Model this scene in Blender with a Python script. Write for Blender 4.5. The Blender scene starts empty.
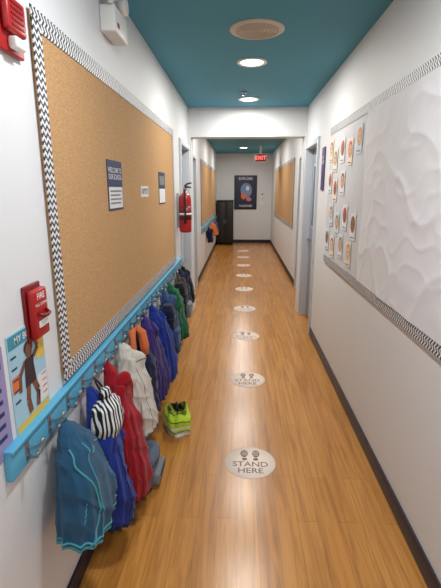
import bpy, math, random
from math import sin, cos, pi, radians
from mathutils import Vector, noise

scene = bpy.context.scene
scene.view_settings.view_transform = 'Standard'
scene.view_settings.look = 'None'
scene.view_settings.exposure = 0.1

XL, XR = -0.66, 0.80          # near corridor wall faces
XL2, XR2 = -0.74, 0.93        # far corridor wall faces
CH = 2.58
CH2 = 2.66
YB = -2.6
YH0, YH1 = 5.56, 5.78
YE = 13.3

# ------------------------------------------------------------------ materials
def s2l(c):
    def f(v):
        v /= 255.0
        return v/12.92 if v <= 0.04045 else ((v+0.055)/1.055)**2.4
    return (f(c[0]), f(c[1]), f(c[2]), 1.0)

def new_mat(name):
    m = bpy.data.materials.new(name); m.use_nodes = True
    nt = m.node_tree
    b = nt.nodes['Principled BSDF']
    return m, nt, b

def mat(name, rgb, rough=0.6, var=0.08, scale=6.0, bump=0.0, bscale=120.0, metal=0.0, sheen=0.0, spec=0.5):
    m, nt, b = new_mat(name)
    c = s2l(rgb)
    tc = nt.nodes.new('ShaderNodeTexCoord')
    n = nt.nodes.new('ShaderNodeTexNoise'); n.inputs['Scale'].default_value = scale; n.inputs['Detail'].default_value = 4
    nt.links.new(tc.outputs['Object'], n.inputs['Vector'])
    mx = nt.nodes.new('ShaderNodeMix'); mx.data_type = 'RGBA'
    mx.inputs[6].default_value = tuple([v*(1-var) for v in c[:3]])+(1,)
    mx.inputs[7].default_value = tuple([min(1, v*(1+var)) for v in c[:3]])+(1,)
    nt.links.new(n.outputs['Fac'], mx.inputs[0])
    nt.links.new(mx.outputs[2], b.inputs['Base Color'])
    b.inputs['Roughness'].default_value = rough
    b.inputs['Metallic'].default_value = metal
    b.inputs['Specular IOR Level'].default_value = spec
    if sheen: b.inputs['Sheen Weight'].default_value = sheen
    if bump:
        n2 = nt.nodes.new('ShaderNodeTexNoise'); n2.inputs['Scale'].default_value = bscale
        nt.links.new(tc.outputs['Object'], n2.inputs['Vector'])
        bp = nt.nodes.new('ShaderNodeBump'); bp.inputs['Strength'].default_value = bump; bp.inputs['Distance'].default_value = 0.005
        nt.links.new(n2.outputs['Fac'], bp.inputs['Height'])
        nt.links.new(bp.outputs['Normal'], b.inputs['Normal'])
    return m

def emit_mat(name, rgb, strength):
    m, nt, b = new_mat(name)
    b.inputs['Base Color'].default_value = s2l(rgb)
    b.inputs['Emission Color'].default_value = s2l(rgb)
    b.inputs['Emission Strength'].default_value = strength
    return m

def mathn(nt, op, a, b=None, c=None):
    n = nt.nodes.new('ShaderNodeMath'); n.operation = op
    for i, v in enumerate((a, b, c)):
        if v is None: continue
        if isinstance(v, (int, float)): n.inputs[i].default_value = v
        else: nt.links.new(v, n.inputs[i])
    return n.outputs[0]

def chevron(name, along, across, period=0.024, width=0.06, amp=0.5):
    m, nt, b = new_mat(name)
    tc = nt.nodes.new('ShaderNodeTexCoord'); sp = nt.nodes.new('ShaderNodeSeparateXYZ')
    nt.links.new(tc.outputs['Object'], sp.inputs[0])
    A = sp.outputs[along]; C = sp.outputs[across]
    t = mathn(nt, 'PINGPONG', C, width/4.0)
    s = mathn(nt, 'ADD', A, t)
    s = mathn(nt, 'DIVIDE', s, period)
    s = mathn(nt, 'FRACT', s)
    s = mathn(nt, 'GREATER_THAN', s, amp)
    mx = nt.nodes.new('ShaderNodeMix'); mx.data_type = 'RGBA'
    mx.inputs[6].default_value = s2l((42, 42, 50)); mx.inputs[7].default_value = s2l((220, 220, 222))
    nt.links.new(s, mx.inputs[0]); nt.links.new(mx.outputs[2], b.inputs['Base Color'])
    b.inputs['Roughness'].default_value = 0.5
    return m

def floor_mat():
    m, nt, b = new_mat('wood_plank_vinyl')
    tc = nt.nodes.new('ShaderNodeTexCoord')
    mp = nt.nodes.new('ShaderNodeMapping'); mp.inputs['Rotation'].default_value = (0, 0, radians(90))
    nt.links.new(tc.outputs['Object'], mp.inputs['Vector'])
    br = nt.nodes.new('ShaderNodeTexBrick')
    br.inputs['Scale'].default_value = 1.0
    br.inputs['Brick Width'].default_value = 0.9
    br.inputs['Row Height'].default_value = 0.10
    br.inputs['Mortar Size'].default_value = 0.001
    br.inputs['Mortar Smooth'].default_value = 0.4
    br.inputs['Color1'].default_value = s2l((200, 140, 70))
    br.inputs['Color2'].default_value = s2l((186, 126, 58))
    br.inputs['Mortar'].default_value = s2l((146, 94, 44))
    br.offset = 0.37
    nt.links.new(mp.outputs[0], br.inputs['Vector'])
    mp2 = nt.nodes.new('ShaderNodeMapping'); mp2.inputs['Scale'].default_value = (30, 1.6, 1)
    nt.links.new(tc.outputs['Object'], mp2.inputs['Vector'])
    n = nt.nodes.new('ShaderNodeTexNoise'); n.inputs['Scale'].default_value = 1.0; n.inputs['Detail'].default_value = 7; n.inputs['Roughness'].default_value = .65
    n.inputs['Distortion'].default_value = .8
    nt.links.new(mp2.outputs[0], n.inputs['Vector'])
    cr = nt.nodes.new('ShaderNodeValToRGB')
    cr.color_ramp.elements[0].position = .34; cr.color_ramp.elements[0].color = (.62, .55, .47, 1)
    cr.color_ramp.elements[1].position = .60; cr.color_ramp.elements[1].color = (1.06, 1.05, 1.03, 1)
    nt.links.new(n.outputs['Fac'], cr.inputs[0])
    mx = nt.nodes.new('ShaderNodeMix'); mx.data_type = 'RGBA'; mx.blend_type = 'MULTIPLY'; mx.inputs[0].default_value = .8
    nt.links.new(br.outputs['Color'], mx.inputs[6]); nt.links.new(cr.outputs[0], mx.inputs[7])
    nt.links.new(mx.outputs[2], b.inputs['Base Color'])
    b.inputs['Roughness'].default_value = .25
    b.inputs['Specular IOR Level'].default_value = .5
    bp = nt.nodes.new('ShaderNodeBump'); bp.inputs['Strength'].default_value = .1; bp.inputs['Distance'].default_value = .003
    nt.links.new(n.outputs['Fac'], bp.inputs['Height']); nt.links.new(bp.outputs[0], b.inputs['Normal'])
    return m

def cork_mat():
    m, nt, b = new_mat('cork')
    tc = nt.nodes.new('ShaderNodeTexCoord')
    n = nt.nodes.new('ShaderNodeTexNoise'); n.inputs['Scale'].default_value = 150; n.inputs['Detail'].default_value = 4; n.inputs['Roughness'].default_value = .7
    nt.links.new(tc.outputs['Object'], n.inputs['Vector'])
    cr = nt.nodes.new('ShaderNodeValToRGB')
    cr.color_ramp.elements[0].position = .33; cr.color_ramp.elements[0].color = s2l((158, 120, 78))
    cr.color_ramp.elements[1].position = .62; cr.color_ramp.elements[1].color = s2l((202, 160, 110))
    nt.links.new(n.outputs['Fac'], cr.inputs[0]); nt.links.new(cr.outputs[0], b.inputs['Base Color'])
    b.inputs['Roughness'].default_value = .9
    return m

def stripe_mat(name, c1, c2, period, axis=2):
    m, nt, b = new_mat(name)
    tc = nt.nodes.new('ShaderNodeTexCoord'); sp = nt.nodes.new('ShaderNodeSeparateXYZ')
    nt.links.new(tc.outputs['Object'], sp.inputs[0])
    a = mathn(nt, 'ADD', sp.outputs[axis], mathn(nt, 'MULTIPLY', sp.outputs[0], .9))
    s = mathn(nt, 'GREATER_THAN', mathn(nt, 'FRACT', mathn(nt, 'DIVIDE', a, period)), .5)
    mx = nt.nodes.new('ShaderNodeMix'); mx.data_type = 'RGBA'
    mx.inputs[6].default_value = s2l(c1); mx.inputs[7].default_value = s2l(c2)
    nt.links.new(s, mx.inputs[0]); nt.links.new(mx.outputs[2], b.inputs['Base Color'])
    b.inputs['Roughness'].default_value = .9
    return m

M_WALL = mat('wall_paint', (220, 221, 222), .55, .02, 1.5, .05, 200)
M_CEIL = mat('teal_ceiling_paint', (72, 148, 172), .7, .03, 1.2)
M_FLOOR = floor_mat()
M_CORK = cork_mat()
M_BASE = mat('rubber_baseboard', (26, 26, 46), .45, .1)
M_FRAME = mat('door_frame_paint', (190, 196, 204), .4, .02)
M_DOOR = mat('door_paint', (150, 156, 164), .45, .03)
M_WHITE = mat('white_plastic', (232, 232, 228), .4, .01)
M_PAPER = mat('white_paper', (222, 222, 225), .7, .02, 3)
M_BOARD = mat('board_backing_paper', (202, 204, 208), .7, .02, 3)
M_RED = mat('red_enamel', (168, 20, 24), .35, .04)
M_DRED = mat('dark_red', (116, 12, 18), .4, .04)
M_BLACK = mat('black_plastic', (20, 20, 22), .4, .1)
M_STEEL = mat('brushed_steel', (170, 172, 176), .3, .05, metal=.9)
M_BLUE_RAIL = mat('light_blue_paint', (88, 170, 204), .45, .04)
M_STICK = mat('floor_decal', (250, 234, 220), .8, .02, spec=.2)
M_STICKD = mat('floor_decal_ink', (142, 116, 106), .7, .05, spec=.2)
M_CH_YZ = chevron('chevron_trim_horizontal', 1, 2)
M_CH_ZY = chevron('chevron_trim_vertical', 2, 1)
M_GLOW = emit_mat('downlight_lens', (255, 246, 228), 9.0)
M_GRILLE = mat('vent_grille', (212, 204, 190), .5, .03)
M_NAVY = mat('navy_print', (34, 52, 92), .6, .05)
M_GREY = mat('grey_plastic', (120, 122, 126), .5, .05)
M_PURPLE = mat('purple_print', (84, 58, 112), .6, .08)
M_GLASS = mat('wired_glass', (60, 70, 82), .15, .05)

# ------------------------------------------------------------------ geometry builder
class B:
    def __init__(s): s.v = []; s.f = []; s.mi = []; s.sm = []; s.mats = []
    def mid(s, m):
        if m not in s.mats: s.mats.append(m)
        return s.mats.index(m)
    def add(s, vs, fs, m, smooth=False):
        o = len(s.v); s.v += [tuple(v) for v in vs]
        k = s.mid(m) if not isinstance(m, (list, tuple)) else None
        for i, f in enumerate(fs):
            s.f.append([o+j for j in f]); s.mi.append(k if k is not None else s.mid(m[i])); s.sm.append(smooth)
    def box(s, x0, x1, y0, y1, z0, z1, m, bev=0.0):
        if x0 > x1: x0, x1 = x1, x0
        if y0 > y1: y0, y1 = y1, y0
        if z0 > z1: z0, z1 = z1, z0
        if bev <= 0:
            v = [(x, y, z) for z in (z0, z1) for x, y in ((x0, y0), (x1, y0), (x1, y1), (x0, y1))]
            f = [(3, 2, 1, 0), (4, 5, 6, 7), (0, 1, 5, 4), (1, 2, 6, 5), (2, 3, 7, 6), (3, 0, 4, 7)]
            s.add(v, f, m); return
        import bmesh
        bm = bmesh.new(); bmesh.ops.create_cube(bm, size=1)
        for v in bm.verts:
            v.co = Vector(((x0+x1)/2+v.co.x*(x1-x0), (y0+y1)/2+v.co.y*(y1-y0), (z0+z1)/2+v.co.z*(z1-z0)))
        bmesh.ops.bevel(bm, geom=bm.edges[:], offset=bev, segments=3, affect='EDGES', profile=.5)
        bm.verts.index_update()
        s.add([v.co.copy() for v in bm.verts], [[v.index for v in f.verts] for f in bm.faces], m, True)
        bm.free()
    def loft(s, rings, m, cap0=True, cap1=True, smooth=True):
        n = len(rings[0]); vs = [p for r in rings for p in r]; fs = []; ms = []
        for i in range(len(rings)-1):
            for j in range(n):
                k = (j+1) % n
                fs.append((i*n+j, i*n+k, (i+1)*n+k, (i+1)*n+j)); ms.append(m[i] if isinstance(m, list) else m)
        if cap0: fs.append(tuple(reversed(range(n)))); ms.append(m[0] if isinstance(m, list) else m)
        if cap1: fs.append(tuple((len(rings)-1)*n+j for j in range(n))); ms.append(m[-1] if isinstance(m, list) else m)
        s.add(vs, fs, ms, smooth)
    def tube(s, path, rad, m, n=10, squash=None, wr=0.0, seed=0):
        P = [Vector(p) for p in path]; rings = []
        if not isinstance(rad, (list, tuple)): rad = [rad]*len(P)
        up = Vector((0.13, 0.31, 0.94)).normalized()
        if squash: up = Vector((0, 1, 0.01))
        for i, p in enumerate(P):
            t = (P[min(i+1, len(P)-1)]-P[max(i-1, 0)]).normalized()
            a = t.cross(up)
            if a.length < .05: a = t.cross(Vector((1, 0, 0)))
            a.normalize(); b = a.cross(t)
            ring = []
            for j in range(n):
                an = 2*pi*j/n
                r = rad[i]
                if wr: r *= 1+wr*noise.noise(Vector((cos(an)*1.5+seed, sin(an)*1.5, i*.14)))
                ring.append(p+a*cos(an)*r+b*sin(an)*r*(squash or 1))
            rings.append(ring)
        s.loft(rings, m)
    def revolve(s, prof, c, m, n=24, axis='z'):
        rings = []
        for r, h in prof:
            ring = []
            for j in range(n):
                a = 2*pi*j/n
                if axis == 'z': ring.append((c[0]+r*cos(a), c[1]+r*sin(a), c[2]+h))
                elif axis == 'x': ring.append((c[0]+h, c[1]+r*cos(a), c[2]+r*sin(a)))
                else: ring.append((c[0]+r*cos(a), c[1]+h, c[2]+r*sin(a)))
            rings.append(ring)
        s.loft(rings, m)
    def poly(s, pts, m): s.add(pts, [tuple(range(len(pts)))], m)
    def finish(s, name):
        me = bpy.data.meshes.new(name); me.from_pydata(s.v, [], s.f)
        for m in s.mats: me.materials.append(m)
        for p, i, sm in zip(me.polygons, s.mi, s.sm): p.material_index = i; p.use_smooth = sm
        me.update()
        ob = bpy.data.objects.new(name, me); scene.collection.objects.link(ob)
        import bmesh
        bm = bmesh.new(); bm.from_mesh(me); bmesh.ops.recalc_face_normals(bm, faces=bm.faces[:]); bm.to_mesh(me); bm.free()
        return ob

def text_geo(body, size, spacing=1.0):
    cu = bpy.data.curves.new('txt', 'FONT'); cu.body = body; cu.size = size; cu.align_x = 'CENTER'; cu.align_y = 'CENTER'
    cu.space_line = spacing; cu.resolution_u = 3
    cu.offset = size*0.012
    ob = bpy.data.objects.new('txt', cu); scene.collection.objects.link(ob)
    bpy.context.view_layer.update()
    dg = bpy.context.evaluated_depsgraph_get()
    me = bpy.data.meshes.new_from_object(ob.evaluated_get(dg))
    vs = [v.co.copy() for v in me.vertices]; fs = [tuple(p.vertices) for p in me.polygons]
    bpy.data.objects.remove(ob); bpy.data.curves.remove(cu); bpy.data.meshes.remove(me)
    return vs, fs

# mapping functions: local 2D (a right, b up) -> wall
def mapL(y, z, off):   return lambda a, b: (XL+off, y+a, z+b)
def mapR(y, z, off, rot=0):
    c, s = cos(rot), sin(rot)
    return lambda a, b: (XR-off, y-(a*c-b*s), z+(a*s+b*c))
def mapE(x, z, y):     return lambda a, b: (x+a, y, z+b)
def mapF(x, y, z):     return lambda a, b: (x+a, y+b, z)
def txt(bl, mp, body, size, m, sp=1.0):
    vs, fs = text_geo(body, size, sp); bl.add([mp(v.x, v.y) for v in vs], fs, m)
def rect(bl, mp, a0, a1, b0, b1, m): bl.poly([mp(a0, b0), mp(a1, b0), mp(a1, b1), mp(a0, b1)], m)
def disc(bl, mp, ca, cb, ra, rb, m, n=28): bl.poly([mp(ca+ra*cos(2*pi*i/n), cb+rb*sin(2*pi*i/n)) for i in range(n)], m)
def ring2(bl, mp, ca, cb, r0, r1, m, n=40, sy=1):
    vs = []; fs = []
    for i in range(n):
        a = 2*pi*i/n; vs += [mp(ca+r0*cos(a), cb+sy*r0*sin(a)), mp(ca+r1*cos(a), cb+sy*r1*sin(a))]
        k = (i+1) % n; fs.append((2*i, 2*i+1, 2*k+1, 2*k))
    bl.add(vs, fs, m)
def limb(bl, mp, pts, w, m):
    for i in range(len(pts)-1):
        a = Vector(pts[i]); b = Vector(pts[i+1]); d = (b-a).normalized(); n = Vector((-d.y, d.x))*w/2
        q = [a+n, a-n, b-n, b+n]; bl.poly([mp(p.x, p.y) for p in q], m)

# ------------------------------------------------------------------ room shell
T = .14
DL = (4.74, 5.46); DR = (4.66, 5.44)      # near doors
DL2 = (6.15, 7.05); DR2 = (6.1, 7.0)
DH = 2.08
b = B(); b.box(XL2-.3, XR2+.3, YB-.2, YE+.2, -.1, 0, M_FLOOR); b.finish('floor')
b = B(); b.box(XL-T, XR+T, YB, YH0, CH, CH+.1, M_CEIL); b.box(XL2-T, XR2+T, YH1, YE, CH2, CH2+.1, M_CEIL); b.finish('ceiling')
def wall(name, xi, xo, y0, y1, d, top):
    b = B()
    b.box(xi, xo, y0, d[0], 0, top, M_WALL); b.box(xi, xo, d[1], y1, 0, top, M_WALL); b.box(xi, xo, d[0], d[1], DH, top, M_WALL)
    return b.finish(name)
wall('wall_left', XL, XL-T, YB, YH0, DL, CH+.05)
wall('wall_right', XR, XR+T, YB, YH0, DR, CH+.05)
wall('wall_left_hall', XL2, XL2-T, YH1, YE, DL2, CH2+.05)
wall('wall_right_hall', XR2, XR2+T, YH1, YE, DR2, CH2+.05)
b = B(); b.box(XL2-T, XR2+T, YE, YE+.12, 0, CH2+.1, M_WALL); b.finish('wall_back')
b = B(); b.box(XL-T, XR+T, YB-.12, YB, 0, CH+.1, M_WALL); b.finish('wall_front')
b = B()
b.box(XL2-T, XR2+T, YH0, YH1, 2.24, CH2+.1, M_WALL)
b.box(XL2-T, -.63, YH0, YH1, 0, 2.24, M_WALL)
b.box(.775, XR2+T, YH0, YH1, 0, 2.24, M_WALL)
b.finish('wall_header')

def base(name, x0, x1, segs):
    b = B()
    for a, c in segs: b.box(x0, x1, a, c, .0, .10, M_BASE, .003)
    b.finish(name)
base('baseboard_left', XL, XL+.010, [(YB, DL[0]-.06)])
base('baseboard_right', XR, XR-.010, [(YB, DR[0]-.06)])
base('baseboard_left_hall', XL2, XL2+.010, [(YH1, DL2[0]-.06), (DL2[1]+.06, YE)])
base('baseboard_right_hall', XR2, XR2-.010, [(YH1, DR2[0]-.06), (DR2[1]+.06, YE)])
b = B(); b.box(XL2+.01, XR2-.01, YE-.01, YE, 0, .10, M_BASE); b.finish('baseboard_back')

def door(name, xw, sgn, d, handle_side=0):
    b = B(); fw = .055
    for y0, y1 in ((d[0]-fw, d[0]+.004), (d[1]-.004, d[1]+fw)): b.box(xw-sgn*T, xw+sgn*.022, y0, y1, 0, DH+fw, M_FRAME, .003)
    b.box(xw-sgn*T, xw+sgn*.022, d[0], d[1], DH-.004, DH+fw, M_FRAME, .003)
    xd = xw-sgn*.07
    b.box(xd, xd-sgn*.04, d[0]+.006, d[1]-.006, .008, DH-.006, M_DOOR, .002)
    b.box(xd, xd+sgn*.006, d[0]+.12, d[1]-.12, 1.15, 1.9, M_FRAME, .002)
    b.box(xd+sgn*.006, xd+sgn*.008, d[0]+.15, d[1]-.15, 1.18, 1.87, M_GLASS)
    b.box(xd, xd+sgn*.004, d[0]+.03, d[1]-.03, .03, .28, M_STEEL)
    yh = d[0]+.07 if handle_side == 0 else d[1]-.07
    b.revolve([(0.001, 0), (.028, 0), (.028, sgn*.01), (.01, sgn*.012), (.01, sgn*.05), (.001, sgn*.05)], (xd, yh, 1.0), M_STEEL, 16, 'x')
    k = 1 if handle_side == 0 else -1
    b.tube([(xd+sgn*.045, yh, 1.0), (xd+sgn*.047, yh+k*.05, 1.0), (xd+sgn*.045, yh+k*.11, .997)], .009, M_STEEL, 10)
    b.finish(name)
door('door_1', XL, 1, DL, 0); door('door_2', XR, -1, DR, 1)
door('door_3', XL2, 1, DL2, 0); door('door_4', XR2, -1, DR2, 1)

# ------------------------------------------------------------------ bulletin boards
def cork_board(name, xw, sg, y0, y1, z0, z1, surf, vert=True):
    b = B(); w = .062
    b.box(xw, xw+sg*.012, y0+.01, y1-.01, z0+.01, z1-.01, surf)
    x0, x1 = xw+sg*.012, xw+sg*.0155
    b.box(x0, x1, y0, y1, z0, z0+w, M_CH_YZ); b.box(x0, x1, y0, y1, z1-w, z1, M_CH_YZ)
    if vert:
        b.box(x0, x1+sg*.0006, y0, y0+w, z0+w*.5, z1-w*.5, M_CH_ZY); b.box(x0, x1+sg*.0006, y1-w, y1, z0+w*.5, z1-w*.5, M_CH_ZY)
    b.finish(name)
cork_board('cork_bulletin_board', XL, 1, 1.43, 4.22, .905, 2.15, M_CORK)
cork_board('cork_bulletin_board', XL2, 1, 8.0, 12.4, .93, 2.15, M_CORK)
cork_board('cork_bulletin_board', XR2, -1, 7.7, 11.8, .93, 2.15, M_CORK)
cork_board('bulletin_board', XR, -1, -.4, 4.02, .955, 2.13, M_BOARD, False)

# big, lightly wrinkled paper sheet
b = B(); NY, NZ = 240, 100; vs = []; fs = []
for i in range(NY+1):
    for j in range(NZ+1):
        u = i/NY; v = j/NZ
        y = -.3+u*3.14; z = 1.012+v*1.062
        if i == NY: y += .012*sin(v*9)
        y += .03*v*u
        p = Vector((y*1.1+z*.5, z*1.5-y*.3, 3.1))
        r1 = 1-abs(noise.noise(p*2.2+Vector((4, 1, 2))))*3.0
        r2 = 1-abs(noise.noise(p*4.6+Vector((1, 7, 2))))*3.0
        d = .0195+.006*noise.noise(p)+.0060*max(0, r1)**3+.0032*max(0, r2)**3+.0008*noise.noise(p*9)
        if i >= NY-1: d = .0165
        vs.append((XR-max(d, .0163), y, z))
for i in range(NY):
    for j in range(NZ):
        a = i*(NZ+1)+j; fs.append((a, a+NZ+1, a+NZ+2, a+1))
b.add(vs, fs, M_PAPER, True); b.finish('paper_sheet')

# children's drawings (loose staggered cluster of round faces)
random.seed(4)
cols = [mat('crayon_%d' % i, c, .7, .2, 60) for i, c in enumerate([(188, 84, 66), (130, 92, 74), (90, 130, 110), (206, 138, 90), (170, 70, 70)])]
skins = [mat('crayon_skin_%d' % i, c, .7, .15, 60) for i, c in enumerate([(214, 168, 134), (150, 104, 76), (226, 190, 160)])]
papers = [M_PAPER, M_PAPER, mat('cream_paper', (226, 216, 196), .7, .02), mat('pale_blue_paper', (200, 212, 222), .7, .02)]
spots = [(3.03, 1.93), (3.26, 1.87), (3.50, 1.90), (3.74, 1.84), (3.93, 1.93), (3.44, 1.655), (3.69, 1.60), (3.91, 1.67),
         (3.04, 1.35), (3.29, 1.40), (3.54, 1.33), (3.79, 1.39), (3.12, 1.145), (3.38, 1.17), (3.68, 1.13), (3.91, 1.17)]
for yy, z in spots:
    rot = random.uniform(-.09, .09); o = random.uniform(0, .0006)
    b = B(); pm = random.choice(papers)
    m0 = mapR(yy, z, .0165+o, rot)
    rect(b, m0, -.074, .074, -.094, .094, pm); b.poly([mapR(yy, z, .0158+o, rot)(*q) for q in ((-.074, -.094), (.074, -.094), (.074, .094), (-.074, .094))], pm)
    mp = mapR(yy, z, .0172+o, rot); mp2 = mapR(yy, z, .0176+o, rot); mp3 = mapR(yy, z, .0180+o, rot)
    c = random.choice(cols); c2 = random.choice(skins)
    disc(b, mp, 0, .016, .058, .058, c, 24)
    disc(b, mp2, 0, .008, .045, .046, c2, 24)
    disc(b, mp3, -.015, .018, .006, .006, M_BLACK, 10); disc(b, mp3, .015, .018, .006, .006, M_BLACK, 10)
    limb(b, mp3, [(-.016, -.010), (0, -.018), (.016, -.010)], .005, M_DRED)
    limb(b, mp2, [(-.045, -.075), (.045, -.075)], .006, M_BLACK)
    b.finish('childrens_drawing')

# notices on the cork board
b = B(); b.box(XL+.0125, XL+.015, 2.10, 2.36, 1.50, 1.745, M_NAVY)
rect(b, mapL(2.23, 1.62, .0156), -.12, .12, -.11, -.005, M_PAPER)
txt(b, mapL(2.23, 1.68, .0162), 'WELCOME TO\nOUR SCHOOL', .036, M_PAPER, .9)
for k in range(4): rect(b, mapL(2.23, 1.595-k*.02, .0162), -.10, .10-.02*(k % 2), -.004, .004, M_GREY)
b.finish('paper_notice')
b = B(); b.box(XL+.0125, XL+.015, 2.80, 3.02, 1.555, 1.625, M_PAPER); txt(b, mapL(2.91, 1.59, .0156), 'NOTICE', .05, M_BLACK); b.finish('paper_notice')
b = B(); b.box(XL+.0125, XL+.015, 3.42, 3.70, 1.49, 1.74, M_NAVY)
rect(b, mapL(3.56, 1.61, .0156), -.13, .13, -.11, .0, M_PAPER); rect(b, mapL(3.56, 1.61, .0156), -.11, .11, .03, .10, M_GREY); b.finish('paper_notice')

# ------------------------------------------------------------------ posters lower left
SK = mat('poster_skin', (120, 74, 52), .6, .1); M_PB = mat('poster_blue', (162, 200, 218), .6, .05); M_PT = mat('poster_teal', (60, 140, 160), .6, .05)
M_PY = mat('poster_yellow', (222, 186, 80), .6, .08); M_PO = mat('poster_orange', (222, 116, 60), .6, .05); M_PD = mat('poster_dark', (52, 34, 40), .6, .1)
PY = 1.205
b = B(); b.box(XL+.0005, XL+.003, PY-.105, PY+.115, .875, 1.195, M_PB)
o = .0036; mp = mapL(PY, 1.035, o)
rect(b, mp, -.10, .11, .115, .155, M_PT)
mp = mapL(PY, 1.035, .004); rect(b, mp, -.10, .11, -.155, -.125, M_PY); rect(b, mp, .045, .11, -.12, -.02, M_PAPER); rect(b, mp, .055, .11, .03, .10, M_PY); rect(b, mp, -.10, -.05, -.02, .03, M_PO)
txt(b, mapL(PY, 1.17, .0042), 'MY BODY', .03, M_PAPER)
limb(b, mp, [(.02, -.02), (.045, -.07), (.035, -.12)], .026, SK); limb(b, mp, [(-.01, -.02), (-.02, -.075), (-.01, -.12)], .026, SK)
mq = mapL(PY, 1.035, .0046)
b.poly([mq(*p) for p in [(-.03, -.03), (.04, -.03), (.032, .03), (.036, .06), (-.02, .06), (-.024, .03)]], M_PD)
limb(b, mq, [(-.02, .052), (-.055, .02), (-.06, -.03)], .018, SK); limb(b, mq, [(.034, .052), (.066, .075), (.05, .105)], .018, SK)
mr = mapL(PY, 1.035, .0052); disc(b, mr, .008, .082, .02, .024, SK); disc(b, mapL(PY, 1.035, .0050), .008, .092, .027, .022, M_PD)
for k in range(5): limb(b, mq, [(-.095, .09-.035*k), (-.065, .09-.035*k)], .006, M_NAVY)
for k in range(4): limb(b, mq, [(.075, -.03-.022*k), (.105, -.03-.022*k)], .005, M_PO)
b.finish('anatomy_poster')
b = B(); b.box(XL+.0005, XL+.003, .80, 1.075, .86, 1.18, mat('lilac_poster', (150, 140, 184), .6, .05))
mp = mapL(.94, 1.02, .0036); rect(b, mp, -.12, .12, .10, .145, M_PURPLE); txt(b, mapL(.94, 1.142, .0042), 'HANDS', .035, M_PAPER)
for k in range(6): rect(b, mp, -.11, .11, .07-.035*k, .083-.035*k, M_NAVY)
b.finish('wall_poster')

# ------------------------------------------------------------------ fire alarm devices
b = B(); q = -.048
b.box(XL, XL+.010, 1.262+q, 1.370+q, 1.135, 1.315, M_DRED, .004)
b.box(XL+.010, XL+.034, 1.270+q, 1.362+q, 1.145, 1.30, M_RED, .008)
b.box(XL+.034, XL+.040, 1.285+q, 1.347+q, 1.18, 1.202, M_WHITE, .003)
b.tube([(XL+.034, 1.29+q, 1.228), (XL+.048, 1.295+q, 1.218), (XL+.05, 1.316+q, 1.216), (XL+.048, 1.337+q, 1.218), (XL+.034, 1.342+q, 1.228)], .006, M_DRED, 10)
txt(b, mapL(1.316+q, 1.278, .0345), 'FIRE', .028, M_WHITE); txt(b, mapL(1.316+q, 1.252, .0345), 'PULL DOWN', .013, M_WHITE)
b.finish('fire_alarm_pull_station')
b = B(); q = -.06
b.box(XL, XL+.016, 1.285+q, 1.42+q, 1.97, 2.125, M_RED, .005)
b.box(XL+.016, XL+.038, 1.30+q, 1.405+q, 2.02, 2.11, M_RED, .010)
b.box(XL+.016, XL+.044, 1.325+q, 1.38+q, 1.98, 2.012, M_WHITE, .008)
for k in range(5): b.box(XL+.038, XL+.040, 1.32+q, 1.385+q, 2.035+.014*k, 2.04+.014*k, M_DRED)
b.finish('fire_alarm_strobe')
b = B(); q = -.05
b.box(XL, XL+.075, 2.22+q, 2.44+q, 2.315, 2.43, M_WHITE, .01)
for yy, ox in ((2.18+q, .06), (2.36+q, .06)):
    b.tube([(XL+ox, yy+.03, 2.425), (XL+ox, yy+.02, 2.455)], .012, M_WHITE, 10)
    b.revolve([(.001, -.035), (.03, -.03), (.042, .0), (.042, .02), (.036, .022), (.001, .018)], (XL+ox+.01, yy+.02, 2.475), M_WHITE, 20, 'x')
b.box(XL+.075, XL+.078, 2.25+q, 2.28+q, 2.34, 2.36, M_RED)
b.finish('emergency_light')

# fire extinguisher
b = B(); cx, cy, cz = XL+.085, 4.46, 1.17
b.revolve([(.001, .0), (.05, .0), (.062, .01), (.064, .03), (.064, .33), (.058, .365), (.04, .39), (.022, .40), (.02, .42), (.001, .42)], (cx, cy, cz), M_RED, 28)
b.revolve([(.001, .42), (.018, .42), (.018, .455), (.001, .455)], (cx, cy, cz), M_STEEL, 16)
b.tube([(cx, cy, cz+.45), (cx+.03, cy-.03, cz+.462), (cx+.07, cy-.06, cz+.455)], [.010, .009, .007], M_BLACK, 8)
b.tube([(cx, cy, cz+.47), (cx+.03, cy-.03, cz+.492), (cx+.075, cy-.065, cz+.50)], [.010, .009, .007], M_BLACK, 8)
b.tube([(cx, cy, cz+.44), (cx, cy-.05, cz+.44), (cx+.01, cy-.078, cz+.38), (cx+.01, cy-.078, cz+.2), (cx+.01, cy-.075, cz+.10)], [.008, .008, .009, .009, .014], M_BLACK, 10)
b.revolve([(.0645, .13), (.0655, .13), (.0655, .27), (.0645, .27)], (cx, cy, cz), M_DRED, 28)
b.revolve([(.066, .18), (.0668, .18), (.0668, .20), (.066, .20)], (cx, cy, cz), M_WHITE, 28)
b.box(XL, XL+.025, cy-.02, cy+.02, cz+.05, cz+.40, M_STEEL, .003)
b.finish('fire_extinguisher')
b = B(); b.box(XR, XR-.012, 4.26, 4.40, 1.60, 2.0, M_PURPLE, .003); txt(b, mapR(4.33, 1.88, .0125), 'EXIT\nROUTE', .04, M_PAPER); disc(b, mapR(4.33, 1.72, .0125), 0, 0, .045, .045, M_NAVY); b.finish('wall_sign')
b = B(); b.box(.79, .85, YH0-.012, YH0, 1.62, 1.92, M_BLACK, .003); rect(b, mapE(.82, 1.77, YH0-.0125), -.022, .022, -.13, .05, M_PURPLE); b.finish('wall_sign')

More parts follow.
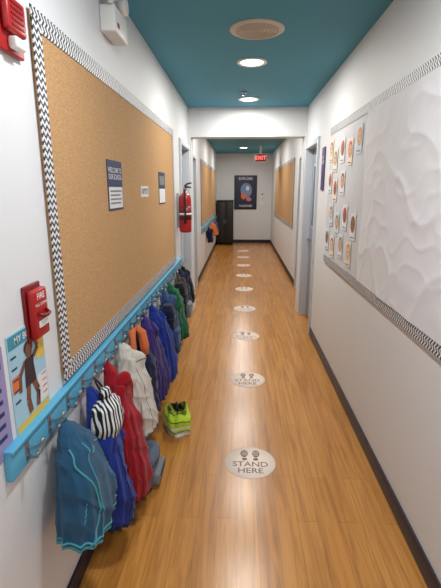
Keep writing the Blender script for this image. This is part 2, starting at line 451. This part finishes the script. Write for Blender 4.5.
# ------------------------------------------------------------------ ceiling fittings
def downlight(y, x=.075, z=CH, power=14, col=(1, .965, .91)):
    b = B()
    ring = [(.085, -.0), (.118, -.0), (.120, -.006), (.112, -.010), (.09, -.008), (.085, -.0)]
    rings = []
    n = 40
    for r, h in ring: rings.append([(x+r*cos(2*pi*i/n), y+r*sin(2*pi*i/n), z+h) for i in range(n)])
    b.loft(rings, M_WHITE, False, False)
    b.revolve([(.001, -.001), (.088, -.001), (.088, -.005), (.06, -.007), (.001, -.008)], (x, y, z), M_GLOW, 40)
    o = b.finish('recessed_downlight')
    L = bpy.data.lights.new('downlight_lamp', 'AREA'); L.shape = 'DISK'; L.size = .18; L.energy = power; L.color = col
    lo = bpy.data.objects.new('downlight_lamp', L); scene.collection.objects.link(lo)
    lo.parent = o; lo.location = (x, y, z-.02)
for y in (3.69, 5.09): downlight(y, power=17)
downlight(1.3, power=18, col=(.97, .98, 1)); downlight(-.9, power=25, col=(.95, .97, 1))
for y in (6.9, 9.2, 11.5): downlight(y, .06, CH2, 21)
b = B(); x, y = .09, 2.99
b.revolve([(.001, 0), (.172, 0), (.172, -.004), (.155, -.012), (.13, -.010), (.001, -.010)], (x, y, CH), M_GRILLE, 48)
M_VR = mat('vent_ring', (186, 176, 160), .5, .03)
for r in (.02, .042, .064, .086, .108, .130):
    n = 40; rings = [[(x+(r+dr)*cos(2*pi*i/n), y+(r+dr)*sin(2*pi*i/n), CH+h) for i in range(n)] for dr, h in ((-.006, -.010), (-.004, -.017), (.004, -.017), (.006, -.010))]
    b.loft(rings, M_VR, False, False)
b.finish('ceiling_air_vent')
b = B(); b.revolve([(.001, 0), (.035, 0), (.033, -.008), (.012, -.012), (.012, -.03), (.02, -.034), (.001, -.036)], (.02, 4.75, CH), M_STEEL, 20); b.finish('fire_sprinkler')
b = B(); b.revolve([(.001, 0), (.06, 0), (.06, -.02), (.045, -.035), (.001, -.036)], (-.05, 8.2, CH2), M_WHITE, 24); b.finish('smoke_detector')

# exit sign
b = B(); yx = 11.0
b.box(.33, .62, yx, yx+.05, 2.27, 2.47, M_WHITE, .006); b.box(.45, .50, yx+.01, yx+.04, 2.465, CH2, M_WHITE)
b.box(.345, .605, yx-.004, yx, 2.285, 2.455, mat('exit_face', (170, 24, 28), .4, .02))
txt(b, mapE(.475, 2.37, yx-.006), 'EXIT', .13, emit_mat('exit_glow', (255, 120, 110), 1.5))
b.finish('exit_sign')

# framed poster on end wall
b = B(); px, pz = .14, 1.53; yb = YE
b.box(px-.34, px+.34, yb-.03, yb, pz-.50, pz+.50, M_BLACK, .006)
b.box(px-.31, px+.31, yb-.033, yb-.03, pz-.47, pz+.47, mat('poster_night', (24, 32, 66), .35, .2, 12))
mp = mapE(px, pz, yb-.036)
disc(b, mp, .02, .06, .17, .22, mat('poster_planet', (110, 140, 180), .4, .35, 9)); mp = mapE(px, pz, yb-.039)
disc(b, mp, -.06, -.10, .08, .10, M_PO); disc(b, mapE(px, pz, yb-.041), .1, -.2, .08, .06, mat('poster_pink', (200, 110, 130), .5, .1)); disc(b, mapE(px, pz, yb-.041), .06, .12, .05, .07, M_PAPER)
txt(b, mapE(px, pz+.40, yb-.042), 'EXPLORE', .10, M_PAPER); txt(b, mapE(px, pz-.40, yb-.042), 'TOGETHER', .08, M_PAPER)
b.finish('framed_poster')
b = B(); b.box(.60, .68, yb-.012, yb, 1.12, 1.24, M_WHITE, .003); b.box(.632, .648, yb-.02, yb-.012, 1.165, 1.195, M_WHITE, .002); b.finish('light_switch')
b = B(); b.box(.60, .70, yb-.02, yb, 1.36, 1.52, M_WHITE, .006); b.box(.62, .68, yb-.023, yb-.02, 1.45, 1.50, M_GREY); b.finish('door_keypad')
# black cabinet
b = B(); b.box(-.70, -.22, 12.72, 13.24, .04, 1.28, M_BLACK, .01); b.box(-.71, -.21, 12.70, 13.25, 1.28, 1.31, M_BLACK, .006)
b.box(-.69, -.465, 12.705, 12.72, .08, 1.26, M_BLACK, .006); b.box(-.455, -.23, 12.705, 12.72, .08, 1.26, M_BLACK, .006)
for xx in (-.485, -.435): b.tube([(xx, 12.70, .62), (xx, 12.688, .64), (xx, 12.688, .74), (xx, 12.70, .76)], .006, M_STEEL, 8)
for xx in (-.66, -.26):
    for yy in (12.78, 13.18): b.box(xx-.02, xx+.02, yy-.02, yy+.02, 0, .045, M_BLACK)
b.finish('storage_cabinet')

# ------------------------------------------------------------------ floor decals
for y in (2.26, 3.42, 4.56, 5.70, 6.9, 8.05, 9.2, 10.35, 11.5):
    b = B(); x = .074; R = .152
    b.revolve([(.001, 0.0), (R, 0.0), (R, .0012), (.001, .0012)], (x, y, 0.0002), M_STICK, 56)
    for sx in (-1, 1):
        mp = mapF(x+sx*.034, y+.070, .0018)
        pts = []
        for i in range(28):
            a = 2*pi*i/28
            pts.append(mp(.023*cos(a)*(1+.10*sin(a))+sx*.002, .036*sin(a)+.012))
        b.poly(pts, M_STICKD)
        disc(b, mp, 0, -.042, .016, .014, M_STICKD, 20)
        for k in range(3): limb(b, mapF(x+sx*.034, y+.070, .0021), [(-.016, .0+.014*k), (.016, .0+.014*k)], .004, M_STICK)
    txt(b, mapF(x, y-.022, .0018), 'STAND', .066, M_STICKD); txt(b, mapF(x, y-.082, .0018), 'HERE', .066, M_STICKD)
    b.finish('floor_decal')

# ------------------------------------------------------------------ coat rail
def rail(name, xw, y0, y1, z0, z1, step):
    b = B(); b.box(xw, xw+.02, y0, y1, z0, z1, M_BLUE_RAIL, .003)
    b.box(xw, xw+.030, y0, y1, z1, z1+.010, M_BLUE_RAIL, .002)
    y = y0+.09
    while y < y1-.04:
        x = xw+.02; z = (z0+z1)/2
        b.box(x, x+.003, y-.011, y+.011, z-.03, z+.03, M_STEEL, .001)
        b.tube([(x, y, z+.012), (x+.02, y, z+.010), (x+.045, y, z+.022), (x+.055, y, z+.045)], [.005, .0045, .0045, .006], M_STEEL, 8)
        b.tube([(x, y, z-.012), (x+.015, y, z-.022), (x+.03, y, z-.02), (x+.036, y, z-.002)], [.005, .0045, .0045, .006], M_STEEL, 8)
        y += step
    return b.finish(name)
rail('coat_rack', XL, 1.02, 4.62, .788, .876, .155)
rail('coat_rack', XL2, 8.0, 12.4, .80, .885, .16)

# ------------------------------------------------------------------ garments
def fab(name, c, var=.18): return mat('fabric_'+name, c, .95, var, 14, .5, 320, spec=.12, sheen=.15)
def interp(tab, f):
    for i in range(len(tab)-1):
        a, b_ = tab[i], tab[i+1]
        if f <= b_[0]:
            t = (f-a[0])/(b_[0]-a[0]); t = t*t*(3-2*t); return a[1]+(b_[1]-a[1])*t
    return tab[-1][1]
WP = [(0, .12), (.05, .28), (.14, .50), (.28, .78), (.55, .90), (.8, .98), (1, 1.0)]
DP = [(0, .18), (.06, .34), (.2, .58), (.5, .84), (.8, 1.0), (1, .97)]
def jacket(name, y, W, D, zt, zb, main, trim, seed, sleeves=True, hood=True, puffer=False, xw=XL, lining=None, shear=0.0, piping=False):
    b = B(); nz, nt = 70, 100; rings = []; ms = []
    x0 = xw+.036
    sd = seed*7.31
    L = zt-zb
    for i in range(nz):
        f = i/(nz-1); w = W*interp(WP, f); d = D*interp(DP, f); z = zt-f*L
        ring = []
        for j in range(nt):
            t = 2*pi*j/nt; c, s = cos(t), sin(t)
            amp = .06+.14*f
            if puffer: amp *= .5
            f1 = sin(7*t+.8*sin(2*f+sd)+sd)
            f1 = 1-2*abs(f1)**.8      # rounded ridges with sharper valleys
            fo = 1+amp*f1*.45+amp*.35*sin(3*t+f+sd*2)
            if puffer: fo += .06*abs(sin(f*L/.085*pi))-.03
            cc = math.copysign(abs(c)**.8, c); ss = math.copysign(abs(s)**.8, s)
            yy = y+shear*f+w*cc*(1+(fo-1)*.6)
            xx = x0+d*.5*(1+ss*fo)
            p = Vector((xx*9+sd, yy*9, z*2.4))
            q = Vector((xx*8+sd, yy*8+z*7, z*5))
            nn = noise.noise(p)*.020+noise.noise(q*1.3)*.007+max(0, 1-abs(noise.noise(q*1.1+Vector((0, 0, 9))))*4)**2*.006
            k = min(1, f*5)
            xx += nn*max(0, s+.5)*k; yy += nn*c*k
            zz = z+(.012*sin(2*t+sd)+.010*noise.noise(p))*f
            ring.append((max(xx, xw+.008), yy, zz))
        rings.append(ring); ms.append(trim if i > nz-4 else main)
    last = rings[-1]; cy_ = sum(p[1] for p in last)/nt; cx_ = sum(p[0] for p in last)/nt
    rings.append([(cx_+(p[0]-cx_)*.92, cy_+(p[1]-cy_)*.92, p[2]+.010) for p in last]); ms.append(lining or trim)
    rings.append([(cx_+(p[0]-cx_)*.80, cy_+(p[1]-cy_)*.80, p[2]+.10) for p in last]); ms.append(lining or trim)
    b.loft(rings, ms)
    b.tube([(x0+.015, y-.012, zt-.01), (x0+.02, y-.008, zt+.02), (x0+.02, y+.008, zt+.02), (x0+.015, y+.012, zt-.01)], .003, trim, 6)
    jf = nt//4
    b.tube([(rings[i][jf+7][0]+.0005, rings[i][jf+7][1], rings[i][jf+7][2]) for i in range(9, nz-1)], .0022, trim, 6)
    for jj in (jf-13, jf+17):
        pp = [(rings[i][(jj+(i-42)//3) % nt][0]+.001, rings[i][(jj+(i-42)//3) % nt][1], rings[i][(jj+(i-42)//3) % nt][2]) for i in range(40, 53)]
        b.tube(pp, .0022, trim, 6)
    if piping:
        pp = []
        for i in range(10, nz-2):
            g = (i-10)/(nz-12); jx = nt//2-3-14*sin(g*pi*.9); j0 = int(math.floor(jx)); fr = jx-j0
            p = Vector(rings[i][j0 % nt]).lerp(Vector(rings[i][(j0+1) % nt]), fr)
            pp.append((p[0]+.001, p[1]-.002, p[2]))
        b.tube(pp, .0034, trim, 8)
        b.tube([(p[0]+.001, p[1]-.001, p[2]) for p in rings[nz-5][:nt//2+14]], .0034, trim, 8)
    if sleeves:
        for sg in (-1, 1):
            ln = L*.74; P = []; R = []
            for i in range(40):
                f = i/39
                yy = y+sg*(W*.42+W*.46*min(1, f*2.0)-.02*f)+shear*f*.5
                xx = x0+D*.24+D*(.10+.18*sin(f*2.0+seed*.7))+.006*sin(f*5+seed)
                P.append((xx, yy, zt-.13*L-f*ln)); R.append((.022+.022*min(1, f*4)-.010*f)*(1+.035*sin(f*14+seed)))
            b.tube(P, R, main, 26, wr=.75, seed=sd+sg, squash=.8)
            c0 = Vector(P[-1]); b.tube([c0+Vector((0, 0, .018)), c0+Vector((0, 0, .0)), c0+Vector((0, 0, -.02)), c0+Vector((0, 0, -.021)), c0+Vector((0, 0, .0))], [.032, .033, .030, .024, .022], trim, 18)
    if hood:
        rg = []; n = 40
        for i in range(24):
            f = i/23; a = f*pi
            r = max(.02, sin(a)**.6) if 0 < f < 1 else .02
            ring = []
            for j in range(n):
                t = 2*pi*j/n
                px = x0+.02+D*.26+.048*r*sin(t)*(1+.15*sin(3*t+sd))
                py = y+W*.42*r*cos(t)*(1+.12*sin(4*t+sd))
                pz = zt-.045-f*.17+.035*sin(t)*r
                p = Vector((px*11+sd, py*11, pz*11)); k = noise.noise(p)*.020+max(0, 1-3*abs(noise.noise(p*1.1)))*.008
                ring.append((max(px+k, xw+.012), py+k*.6*cos(t), pz))
            rg.append(ring)
        b.loft(rg, main)
        rim = rg[10]
        b.tube([(rim[j][0]+.001, rim[j][1], rim[j][2]) for j in range(0, n//2+1)], .003, trim, 8)
    return b.finish(name)

def backpack(name, y, w, d, zt, zb, main, trim, seed, x0=None, hang=0.0):
    b = B(); x0 = x0 if x0 is not None else XL+.045; n = 48; rings = []
    H = zt-zb
    for i in range(36):
        f = i/35; z = zb+f*H
        k = (1-abs(2*f-1)**5)**.4 if 0 < f < 1 else .5
        k *= 1-.14*f
        ring = []
        for j in range(n):
            t = 2*pi*j/n; c, s = cos(t), sin(t)
            e = .6
            px = x0+d/2+d/2*k*math.copysign(abs(s)**e, s); py = y+w*k*math.copysign(abs(c)**e, c)
            p = Vector((px*9+seed, py*9, z*9)); nn = noise.noise(p)*.022+noise.noise(p*2.4)*.008
            ring.append((px+nn*s, py+nn*c, z))
        rings.append(ring)
    b.loft(rings, main)
    b.box(x0+d-.03, x0+d+.018, y-w*.70, y+w*.70, zb+.03, zb+H*.48, trim, .018)
    b.tube([(x0+d+.020, y-w*.55, zb+H*.40), (x0+d+.021, y, zb+H*.42), (x0+d+.020, y+w*.55, zb+H*.40)], .003, M_BLACK, 6)
    zh = zt+.03+hang
    b.tube([(x0+d*.3, y-.03, zt-.01), (x0+d*.3-hang*.3, y-.015, zh), (x0+d*.3-hang*.3, y+.015, zh), (x0+d*.3, y+.03, zt-.01)], .007, trim, 8)
    for sg in (-1, 1):
        b.tube([(x0+.02, y+sg*w*.5, zt-.02), (x0+.01, y+sg*w*.9, zt-H*.3), (x0+.01, y+sg*w*1.0, zt-H*.6), (x0+.02, y+sg*w*.9, zb+.03)], .010, trim, 8)
    b.tube([(rings[26][j][0]+.001, rings[26][j][1], rings[26][j][2]) for j in range(0, n//2+1)], .003, M_BLACK, 6)
    return b.finish(name)

TEAL = fab('teal_fleece', (42, 80, 108)); TEALT = fab('aqua_piping', (74, 150, 160))
ROYAL = fab('royal_blue', (34, 54, 136)); NAVY = fab('navy', (26, 32, 62)); RED = fab('red', (156, 24, 36)); CREAM = fab('cream', (206, 200, 190))
PURP = fab('purple', (62, 48, 110)); BLK = fab('black', (24, 24, 30)); GRN = fab('green', (40, 100, 70)); ORG = fab('orange', (214, 116, 66))
SLATE = fab('slate', (92, 104, 124)); LIME = fab('lime', (184, 214, 56)); BRN = fab('brown', (72, 54, 50))
GRY = fab('grey', (124, 126, 130)); DRT = fab('dark_red', (116, 14, 24)); STL = fab('steel_blue', (58, 84, 128)); WHT = fab('white', (220, 222, 216))

jacket('fleece_jacket', 1.31, .145, .175, .81, .44, TEAL, TEALT, 1, hood=True, sleeves=False, piping=True, shear=-.035, lining=NAVY)
jacket('winter_jacket', 1.57, .10, .165, .815, .19, ROYAL, NAVY, 2, hood=False)
jacket('winter_jacket', 1.80, .11, .17, .825, .13, RED, DRT, 3)
jacket('hooded_jacket', 2.05, .11, .18, .83, .34, CREAM, GRY, 4)
jacket('winter_jacket', 2.31, .11, .15, .83, .28, NAVY, PURP, 5, puffer=True, hood=False)
jacket('winter_jacket', 2.55, .11, .16, .83, .30, PURP, NAVY, 6)
jacket('winter_jacket', 2.80, .12, .17, .83, .30, ROYAL, STL, 7, puffer=False)
backpack('childs_backpack', 3.04, .10, .15, .77, .42, NAVY, STL, 8.2, x0=XL+.04, hang=.04)
jacket('winter_jacket', 3.28, .11, .14, .83, .30, STL, PURP, 9)
jacket('hooded_jacket', 3.52, .10, .17, .83, .34, GRN, BLK, 10, hood=False)
backpack('childs_backpack', 3.75, .11, .16, .78, .44, BLK, GRY, 9.7, x0=XL+.04, hang=.04)
jacket('hooded_jacket', 3.97, .10, .13, .83, .40, BRN, BLK, 12)
jacket('winter_jacket', 4.18, .10, .14, .83, .42, NAVY, ROYAL, 13, puffer=True)
jacket('winter_jacket', 4.38, .09, .13, .83, .44, BLK, NAVY, 14)
jacket('winter_jacket', 9.2, .12, .12, .84, .50, NAVY, BLK, 15, xw=XL2)
jacket('winter_jacket', 10.3, .14, .17, .85, .54, ORG, BLK, 16, xw=XL2)
jacket('winter_jacket', 11.2, .12, .13, .84, .50, STL, BLK, 17, xw=XL2)

# striped drawstring bag hanging on a hook
b = B(); M_STR = stripe_mat('striped_canvas', (24, 24, 28), (222, 220, 218), .022, 1)
rings = []; n = 48; hx, hy = XL+.115, 1.565
for i in range(34):
    f = i/33; z = .815-f*.20
    k = interp([(0, .25), (.10, .34), (.16, .30), (.35, .85), (.7, 1.0), (.93, .85), (1, .25)], f)
    ring = []
    for j in range(n):
        t = 2*pi*j/n; fo = 1+.12*(1-f)*sin(9*t)+.04*sin(4*t)
        p = Vector((cos(t)*2, sin(t)*2, z*12)); nn = 1+.14*noise.noise(p)
        ring.append((hx+.066*k*sin(t)*fo*nn, hy+.095*k*cos(t)*fo*nn, z))
    rings.append(ring)
b.loft(rings, M_STR)
b.tube([(hx+.02*cos(t*pi/8), hy+.03*sin(t*pi/8), .788) for t in range(17)], .004, BLK, 6)
b.tube([(hx, hy-.02, .79), (hx-.03, hy-.01, .84), (hx-.04, hy, .86), (hx-.03, hy+.01, .84), (hx, hy+.02, .79)], .004, BLK, 6)
b.finish('striped_drawstring_bag')

# orange scarf
b = B()
b.tube([(XL+.06, 2.16, .66), (XL+.075, 2.17, .76), (XL+.07, 2.19, .85), (XL+.09, 2.21, .865), (XL+.12, 2.22, .83), (XL+.13, 2.22, .76), (XL+.13, 2.23, .70)], [.018, .022, .018, .016, .020, .022, .020], ORG, 14, wr=.5)
b.finish('knit_scarf')
backpack('childs_backpack', 2.07, .13, .165, .215, .002, SLATE, GRY, 3.2, x0=-.605)
# lunch bag on the floor
b = B(); cx, cy = -.42, 2.62; rings = []; n = 64; ang = .35
for i in range(30):
    f = i/29; k = (1-abs(2*f-1)**4)**.5 if 0 < f < 1 else .7
    if f < .5: k = max(k, .88)
    ring = []
    for j in range(n):
        t = 2*pi*j/n; c, s = cos(t), sin(t); q = Vector((c*2, s*2, f*2))
        cr_ = 1+.12*noise.noise(q)+.07*noise.noise(q*2.3)
        lx = .088*k*cr_*math.copysign(abs(c)**.7, c); ly = .130*k*cr_*math.copysign(abs(s)**.7, s)
        ring.append((cx+lx*cos(ang)-ly*sin(ang), cy+lx*sin(ang)+ly*cos(ang), .001+f*.15+.035*noise.noise(Vector((c*1.6, s*1.6+4, 1)))*f))
    rings.append(ring)
b.loft(rings, [WHT if i < 7 else (BLK if i in (7, 20) else (WHT if 11 <= i <= 13 else LIME)) for i in range(30)])
b.tube([(cx+.01, cy-.06, .14), (cx+.01, cy-.045, .172), (cx, cy, .182), (cx-.01, cy+.045, .172), (cx-.02, cy+.06, .14)], .007, BLK, 8)
b.finish('lunch_bag')

# ------------------------------------------------------------------ world + camera
w = bpy.data.worlds.new('world'); scene.world = w; w.use_nodes = True
w.node_tree.nodes['Background'].inputs[0].default_value = (.5, .55, .6, 1); w.node_tree.nodes['Background'].inputs[1].default_value = .3
cam = bpy.data.cameras.new('camera'); co = bpy.data.objects.new('camera', cam); scene.collection.objects.link(co)
cam.sensor_fit = 'VERTICAL'; cam.sensor_height = 36; cam.lens = 26.0; cam.clip_start = .02
co.location = (0, 0, 1.6); co.rotation_euler = (radians(90-13.75), 0, radians(2.68))
scene.camera = co
